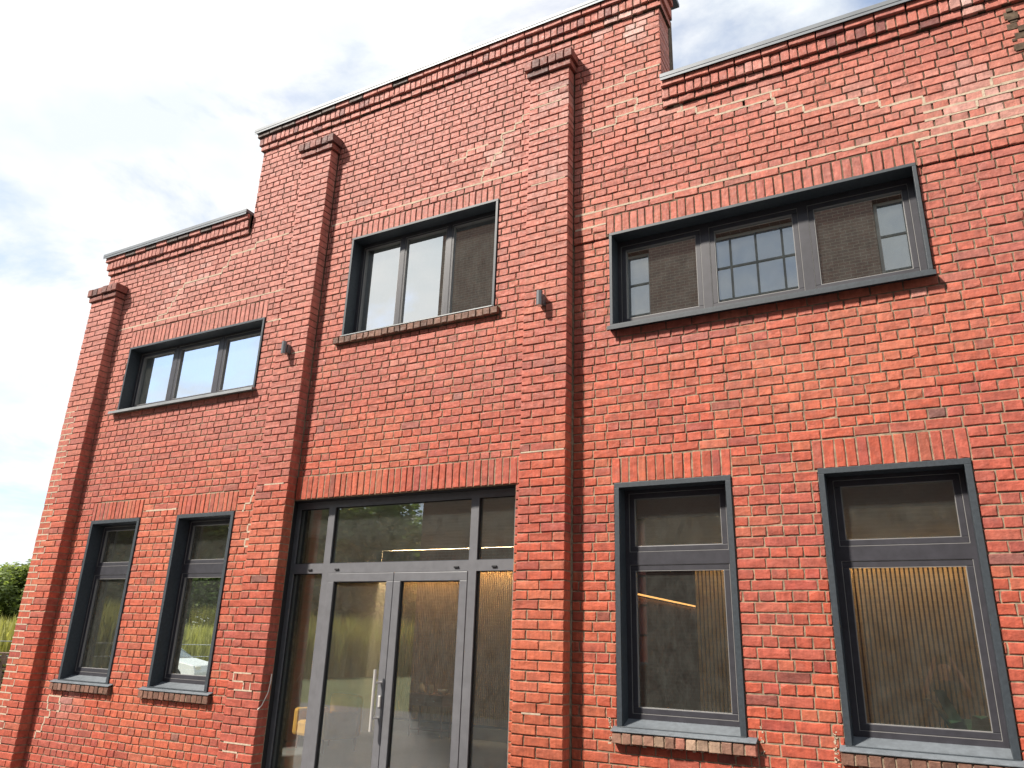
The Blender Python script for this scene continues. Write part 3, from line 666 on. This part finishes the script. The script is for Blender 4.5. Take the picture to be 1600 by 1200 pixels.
# ------------------------------------------------------------------ surroundings on the left
def leaf_cloud(n, clumps, size, seed):
    r = random.Random(seed); s = MB()
    for _ in range(n):
        cx, cy, cz, cr_ = r.choice(clumps)
        while True:
            p = Vector((r.uniform(-1, 1), r.uniform(-1, 1), r.uniform(-1, 1)))
            if .35 < p.length < 1: break
        p = p * cr_; p.z *= .8; p += Vector((cx, cy, cz)); q = Matrix.Rotation(r.uniform(0, 6.28), 3, 'Z') @ Matrix.Rotation(r.uniform(-1.2, 1.2), 3, 'X')
        a, b = size * r.uniform(.6, 1.3), size * r.uniform(.4, .8)
        s.quad(*[p + q @ Vector(t) for t in ((-a, 0, 0), (0, -b, 0), (a, 0, 0), (0, b, 0))])
    return s
TREES = []
for sd_, hh in ((1, 7.5), (2, 6.2), (3, 8.5)):
    r = random.Random(sd_)
    cl = [(r.uniform(-1, 1) * hh * .27, r.uniform(-1, 1) * hh * .27, hh * r.uniform(.2, .86), hh * r.uniform(.13, .22)) for _ in range(34)]
    cl += [(0, 0, hh * .9, hh * .1)]
    cm = leaf_cloud(9000, cl, .19, sd_); tm = MB().tube([(0, 0, -.1), (.05, 0, hh * .3), (-.05, .05, hh * .7)], hh * .03, 8, hh * .01)
    for k in range(5):
        c_ = cl[k]; tm.tube([(0, 0, hh * .3), (c_[0], c_[1], c_[2])], hh * .012, 5, .02)
    TREES.append((cm, tm))
tmesh = []
def tree(i, loc, s_, label, light=False):
    t = tag(empty('tree', loc, rnd.uniform(0, 6)), label, 'tree', 'trees round the meadow'); t.scale = (s_, s_, s_)
    if len(tmesh) <= i * 2:
        pass
    key = (i, light)
    if key not in TM:
        a = TREES[i][0].build('crown', M['leafl' if light else 'leaf'], t); b = TREES[i][1].build('trunk', M['bark'], t); TM[key] = (a.data, b.data)
    else:
        for nm, me in zip(('crown', 'trunk'), TM[key]): o = bpy.data.objects.new(nm, me); COL.objects.link(o); o.parent = t
    return t
TM = {}
def polar(az, dist, z=G0): return (-math.sin(R(az)) * dist, CAM.y + math.cos(R(az)) * dist, z)
for j, (az, di, i, s_) in enumerate(((60.2, 66, 0, .85), (61.6, 72, 2, .75), (63.2, 64, 1, .9), (58.9, 74, 2, .95), (65.4, 68, 0, .9), (68, 75, 2, .9))):
    tree(i, polar(az, di), s_, ['bushy green tree behind the meadow, beside the building corner', 'tall pointed green tree standing beyond the meadow', 'low round green tree at the meadow edge', 'green tree partly hidden by the building corner', 'broad green tree beyond the stacked pallets', 'tall green tree far behind the pallets'][j], j % 2 == 0)
for j, (az, di, i, s_) in enumerate(((48, 70, 0, 1.1), (50.5, 76, 2, 1.1), (53, 70, 1, 1.3), (55.5, 76, 0, 1.2), (57.5, 70, 2, 1.0))):
    tree(i, polar(az, di), s_, 'green tree beyond the meadow, seen through the rooms behind the narrow windows', j % 2 == 1)
k = 0
for az in range(90, 152, 3):
    tree(k % 3, polar(az, 46 + 5 * (k % 2) + rnd.uniform(-1, 1)), (1.5, 1.75, 1.3)[k % 3] * rnd.uniform(.92, 1.08), ('tall slim dark green tree in the row mirrored in the lower windows', 'low round dark green tree in the row mirrored in the lower windows', 'broad tall dark green tree in the row mirrored in the lower windows')[k % 3], k % 4 == 0); k += 1
def tall_grass(name, n, rect, h0, h1, seed, label):
    r = random.Random(seed); s = MB()
    for _ in range(n):
        x = r.uniform(*rect[:2]); y = r.uniform(*rect[2:]); h = r.uniform(h0, h1); a = r.uniform(0, 3.14); wv = Vector((math.cos(a), math.sin(a), 0)) * r.uniform(.03, .09); ln_ = Vector((r.uniform(-.4, .4), r.uniform(-.4, .4), 0)) * h * .5
        p = Vector((x, y, G0)); i = len(s.v)
        s.v += [tuple(p - wv), tuple(p + wv), tuple(p + ln_ * .4 + wv * .8 + Vector((0, 0, h * .6))), tuple(p + ln_ * .4 - wv * .8 + Vector((0, 0, h * .6))), tuple(p + ln_ + Vector((0, 0, h)))]
        s.f += [(i, i + 1, i + 2, i + 3), (i + 3, i + 2, i + 4)]
    tag(s.build(name, M['blade']), label, kind='stuff')
tall_grass('tall_grass', 26000, (-54, -27.5, 2, 32), 1.2, 2.3, 5, 'tall yellow-green meadow grass beyond the pallets')
tall_grass('tall_grass', 30000, (-40, -25, -34, 0), 1.6, 3.1, 6, 'tall yellow-green weeds across the yard mirrored in the windows')
# wire fence
fn = tag(empty('wire_fence', (-24.2, 8, G0)), 'thin wire fence in front of the tall meadow grass', 'fence')
for y in range(-24, 25, 4): MB().tube([(0, y, 0), (0, y, 1.45)], .03, 6).build('post', M['wire'], fn)
for z in (.5, .95, 1.36): MB().tube([(0, -24, z), (0, 24, z)], .014, 5).build('wire', M['wire'], fn)
# stacked pallets
def pallet(loc, rz, lab):
    t = tag(empty('pallet', loc, rz), lab, 'pallet', 'pallets stacked at the yard edge')
    for x in (-.52, 0, .52): MB().box(x - .05, x + .05, -.4, .4, .022, .10).build('stringer', M['pallet'], t)
    for j in range(5):
        y = -.35 + j * .175; MB().box(-.6, .6, y - .055, y + .055, .101, .124).build('deck_board', M['pallet'], t)
    for y in (-.35, 0, .35): MB().box(-.6, .6, y - .05, y + .05, 0, .021).build('bottom_board', M['pallet'], t)
ORD = ['lowest', 'second', 'third', 'fourth', 'fifth', 'sixth', 'seventh', 'eighth', 'ninth']
for sx, sy, n_, nm in ((-21.4, 5.75, 9, 'taller'), (-20.6, 7.2, 7, 'shorter')):
    for j in range(n_): pallet((sx + rnd.uniform(-.03, .03), sy + rnd.uniform(-.03, .03), G0 + j * .1255), R(60) + rnd.uniform(-.05, .05), f'weathered brown pallet, {ORD[j]} from the ground in the {nm} stack at the yard edge')

# ------------------------------------------------------------------ building across the yard (seen mirrored in the glass)
ob = tag(empty('opposite_building', (-2, -11.2, 0)), 'brick works building with tall grid windows across the yard, mirrored in the panes', 'building')
obm = bpy.data.materials.new('old_brick'); obm.use_nodes = True; t = obm.node_tree
bt = t.nodes.new('ShaderNodeTexBrick'); g = t.nodes.new('ShaderNodeNewGeometry'); q = t.nodes.new('ShaderNodeMapping'); q.inputs['Rotation'].default_value = (R(90), 0, 0)
t.links.new(g.outputs['Position'], q.inputs[0]); t.links.new(q.outputs[0], bt.inputs['Vector'])
for nm, v in (('Scale', 1.0), ('Brick Width', .25), ('Row Height', .084), ('Mortar Size', .008)): bt.inputs[nm].default_value = v
bt.inputs['Color1'].default_value = (.13, .07, .055, 1); bt.inputs['Color2'].default_value = (.10, .06, .05, 1); bt.inputs['Mortar'].default_value = (.19, .16, .13, 1)
t.links.new(bt.outputs['Color'], t.nodes['Principled BSDF'].inputs['Base Color']); t.nodes['Principled BSDF'].inputs['Roughness'].default_value = .9
OW = [(x, x + 2.6, 7.4, 12.0) for x in (-8.3, -4.2, -.1, 4.0)]
OW += [(x, x + 2.0, 1.2, 4.6) for x in (-8.0, 4.3)]
s = MB().slab(-10.6, 9, G0, 12.7, -11.6, -11.2, OW); s.v = [(a + 2, b + 11.2, c) for a, b, c in s.v]; s.build('wall', obm, ob)
MB().box(-8.6, 11, -9, -.41, G0, 12.69).build('wall', obm, ob); MB().box(-10.6, -8.601, -9, .02, G0, 14.3).build('stair_tower', obm, ob)
MB().box(-10.75, -8.5, -9.1, .15, 14.301, 14.5).build('tower_roof', M['roof'], ob); MB().box(-8.5, 11.1, -9.1, .12, 12.701, 12.85).build('roof', M['roof'], ob)
for (a, b, c, d) in OW:
    wn = MB().ring(a + 2 + .01, b + 2 - .01, -.26, -.18, c + .01, d - .01, .07).build('window', M['gasket'], ob)
    MB().box(a + 2.08, b + 1.92, -.235, -.225, c + .08, d - .08).build('pane', M['oppglass'], wn)
    mm = MB()
    for j in range(1, 4): x = a + 2 + (b - a) * j / 4; mm.box(x - .025, x + .025, -.222, -.19, c + .081, d - .081)
    for j in range(1, 5): z = c + (d - c) * j / 5; mm.box(a + 2.081, b + 1.919, -.2215, -.195, z - .025, z + .025)
    mm.build('glazing_bars', M['trim'], wn)

# ------------------------------------------------------------------ the photographer, mirrored in the widest lower pane
def person():
    V, E_, Rr = [], [], []
    def add(p, r, link=None):
        V.append(p); Rr.append(r)
        if link is not None: E_.append((link, len(V) - 1))
        return len(V) - 1
    pel = add((0, 0, .95), (.15, .11)); sp = add((0, 0, 1.12), (.135, .095), pel); ch = add((0, 0, 1.30), (.155, .105), sp); nb = add((0, 0, 1.44), (.075, .065), ch)
    nk = add((0, .015, 1.50), .052, nb); jw = add((0, .035, 1.56), (.062, .075), nk); hd = add((0, .025, 1.64), (.075, .092), jw); tp = add((0, .015, 1.71), (.055, .07), hd)
    ns = add((0, .125, 1.605), .012, hd)
    for s_ in (-1, 1):
        hp = add((s_ * .09, 0, .90), .095, pel); kn = add((s_ * .10, .02, .50), .060, hp); cf = add((s_ * .105, -.01, .32), .055, kn); an = add((s_ * .11, -.02, .09), .038, cf); hl = add((s_ * .11, -.01, .04), .040, an); to = add((s_ * .13, .15, .03), .034, hl)
        er = add((s_ * .082, .02, 1.625), .016, hd)
        sh = add((s_ * .17, 0, 1.40), .062, ch); ua = add((s_ * .25, .08, 1.29), .048, sh); el = add((s_ * .29, .17, 1.27), .040, ua); fa = add((s_ * .22, .28, 1.46), .036, el); wr = add((s_ * .135, .375, 1.66), .026, fa); pm = add((s_ * .112, .405, 1.72), (.032, .020), wr)
        for q, (dx, dz, ln_) in enumerate(((.0, .050, 1.0), (-.004, .034, 1.06), (-.006, .016, 1.0), (-.004, -.002, .85))):
            a = add((s_ * (.108 + dx), .435, 1.722 + dz), .0095, pm); b = add((s_ * (.100 + dx), .435 + .026 * ln_, 1.724 + dz), .0085, a); c = add((s_ * (.080 + dx), .432 + .026 * ln_, 1.722 + dz), .0075, b)
        a = add((s_ * .105, .392, 1.738), .011, pm); b = add((s_ * .085, .402, 1.765), .009, a); c = add((s_ * .066, .416, 1.768), .008, b)
    me = bpy.data.meshes.new('person'); me.from_pydata(V, E_, []); o = bpy.data.objects.new('person', me); COL.objects.link(o)
    md = o.modifiers.new('skin', 'SKIN'); sv = me.skin_vertices[0].data
    for i, r in enumerate(Rr): sv[i].radius = r if isinstance(r, tuple) else (r, r)
    sv[0].use_root = True
    ss = o.modifiers.new('sub', 'SUBSURF'); ss.levels = 2; ss.render_levels = 2
    dg = bpy.context.evaluated_depsgraph_get(); m2 = bpy.data.meshes.new_from_object(o.evaluated_get(dg)); o.modifiers.clear(); o.data = m2
    for m in (mat('skin', (.50, .28, .20), .55), mat('dark_shirt', (.03, .035, .045), .9, noise=(9, .8, 1.2)), mat('dark_jeans', (.03, .04, .07), .9), mat('shoes', (.05, .05, .05), .7)): m2.materials.append(m)
    for p in m2.polygons:
        c = p.center; p.use_smooth = True
        p.material_index = 3 if c.z < .085 else 2 if c.z < .97 else 1 if (c.z < 1.455 and c.y < .12 and not (abs(c.x) > .27)) else 0
    hm = MB(); n = 20
    for j in range(9):
        th = j / 8 * math.pi * .58
        hm.v += [(.084 * math.sin(th) * math.cos(2 * math.pi * k / n), .012 - .012 * (j / 8) + .104 * math.sin(th) * math.sin(2 * math.pi * k / n) * (1 if math.sin(2 * math.pi * k / n) < 0 else .86), 1.655 + .105 * math.cos(th) * (1 if j < 6 else 1) + (.045 * (j - 4) / 4 if (j > 4 and math.sin(2 * math.pi * k / n) > .2) else 0)) for k in range(n)]
    for j in range(8):
        for k in range(n): hm.f.append((j * n + k, j * n + (k + 1) % n, (j + 1) * n + (k + 1) % n, (j + 1) * n + k))
    hm.build('hair', mat('hair', (.05, .03, .02), .6), o, smooth=True)
    for s_ in (-1, 1): MB().tube([(s_ * .03, .108, 1.645), (s_ * .03, .117, 1.645)], .009, 8).build('eye', M['black'], o)
    MB().tube([(-.022, .112, 1.565), (0, .118, 1.563), (.022, .112, 1.565)], .005, 6).build('mouth', mat('lips', (.35, .12, .10), .5), o)
    o.location = (0, -6.785, G0 + .005)
    return tag(o, 'person in a dark shirt raising a phone with both hands, mirrored in the window', 'person')
person()
ph = tag(MB().box(-.078, .078, -.004, .004, -.037, .037).build('phone', M['black'], None, .003), 'black phone held sideways in both raised hands', 'phone'); ph.location = (0, -6.345, CAM.z)
MB().tube([(0, .0041, 0), (0, .0065, 0)], .008, 12).build('camera_lens', M['oppglass'], ph)

# ------------------------------------------------------------------ white car parked beyond the side window
def car(loc, rz):
    t = tag(empty('parked_car', loc, rz), 'white car parked at the meadow edge, seen through the second narrow window', 'car')
    white = mat('white_paint', (.75, .75, .74), .25); tyre = mat('tyre', (.02, .02, .02), .8)
    def extr(name, prof, w0, w1, m, par, bev=.03):      # profile (x,z,inset) swept across the car's width
        s_ = MB(); n = len(prof)
        for sg in (-1, 1): s_.v += [(x, sg * (w0 - ins * (w0 - w1)), z) for x, z, ins in prof]
        s_.f = [tuple(range(n)), tuple(reversed(range(n, 2 * n)))] + [(k, (k + 1) % n, n + (k + 1) % n, n + k)[::-1] for k in range(n)]
        return s_.build(name, m, par, bev)
    arch = lambda cx: [(cx + .36 * math.cos(a), .30 + .36 * math.sin(a), 0) for a in [R(q) for q in range(0, 181, 30)]]
    lower = [(2.1, .22, 0), (2.14, .5, 0), (2.05, .72, 0), (1.1, .92, 0), (-1.95, .95, 0), (-2.1, .7, 0), (-2.1, .22, 0)]
    lower = lower + [(x, z, 0) for x, z, _ in reversed(arch(-1.3))] + [(x, z, 0) for x, z, _ in reversed(arch(1.3))]
    b = extr('body', lower, .86, .86, white, t)
    extr('cabin', [(1.05, .921, 0), (.35, 1.40, 1), (-1.2, 1.45, 1), (-1.9, .951, 0)], .82, .62, white, t)
    for sg in (-1, 1):
        q = MB(); q.quad((.82, sg * .812, .97), (-1.55, sg * .812, .99), (-1.12, sg * .665, 1.37), (.33, sg * .668, 1.34)); q.build('side_window', M['oppglass'], t)
        MB().box(2.02, 2.115, sg * .62 - .16, sg * .62 + .16, .58, .70).build('headlight', M['lens'], t, .02)
        MB().box(-2.115, -2.03, sg * .66 - .1, sg * .66 + .1, .62, .85).build('tail_light', mat('tail_red', (.4, .02, .02), .3), t, .02)
        for x in (1.3, -1.3):
            wl = MB().tube([(x, sg * .68, .30), (x, sg * .87, .30)], .31, 24).build('wheel', tyre, t); MB().tube([(x, sg * .86, .30), (x, sg * .885, .30)], .2, 16).build('rim', M['steel'], wl)
    for nm, xs in (('windscreen', ((1.02, .96), (.40, 1.38))), ('rear_window', ((-1.86, .99), (-1.25, 1.42)))):
        (xa, za), (xb, zb) = xs; o_ = .02 if nm == 'windscreen' else -.02; q = MB(); q.quad((xa + o_, -.72, za), (xa + o_, .72, za), (xb + o_, .56, zb), (xb + o_, -.56, zb)); q.build(nm, M['oppglass'], t)
car((*polar(52.3, 31)[:2], G0), R(20))
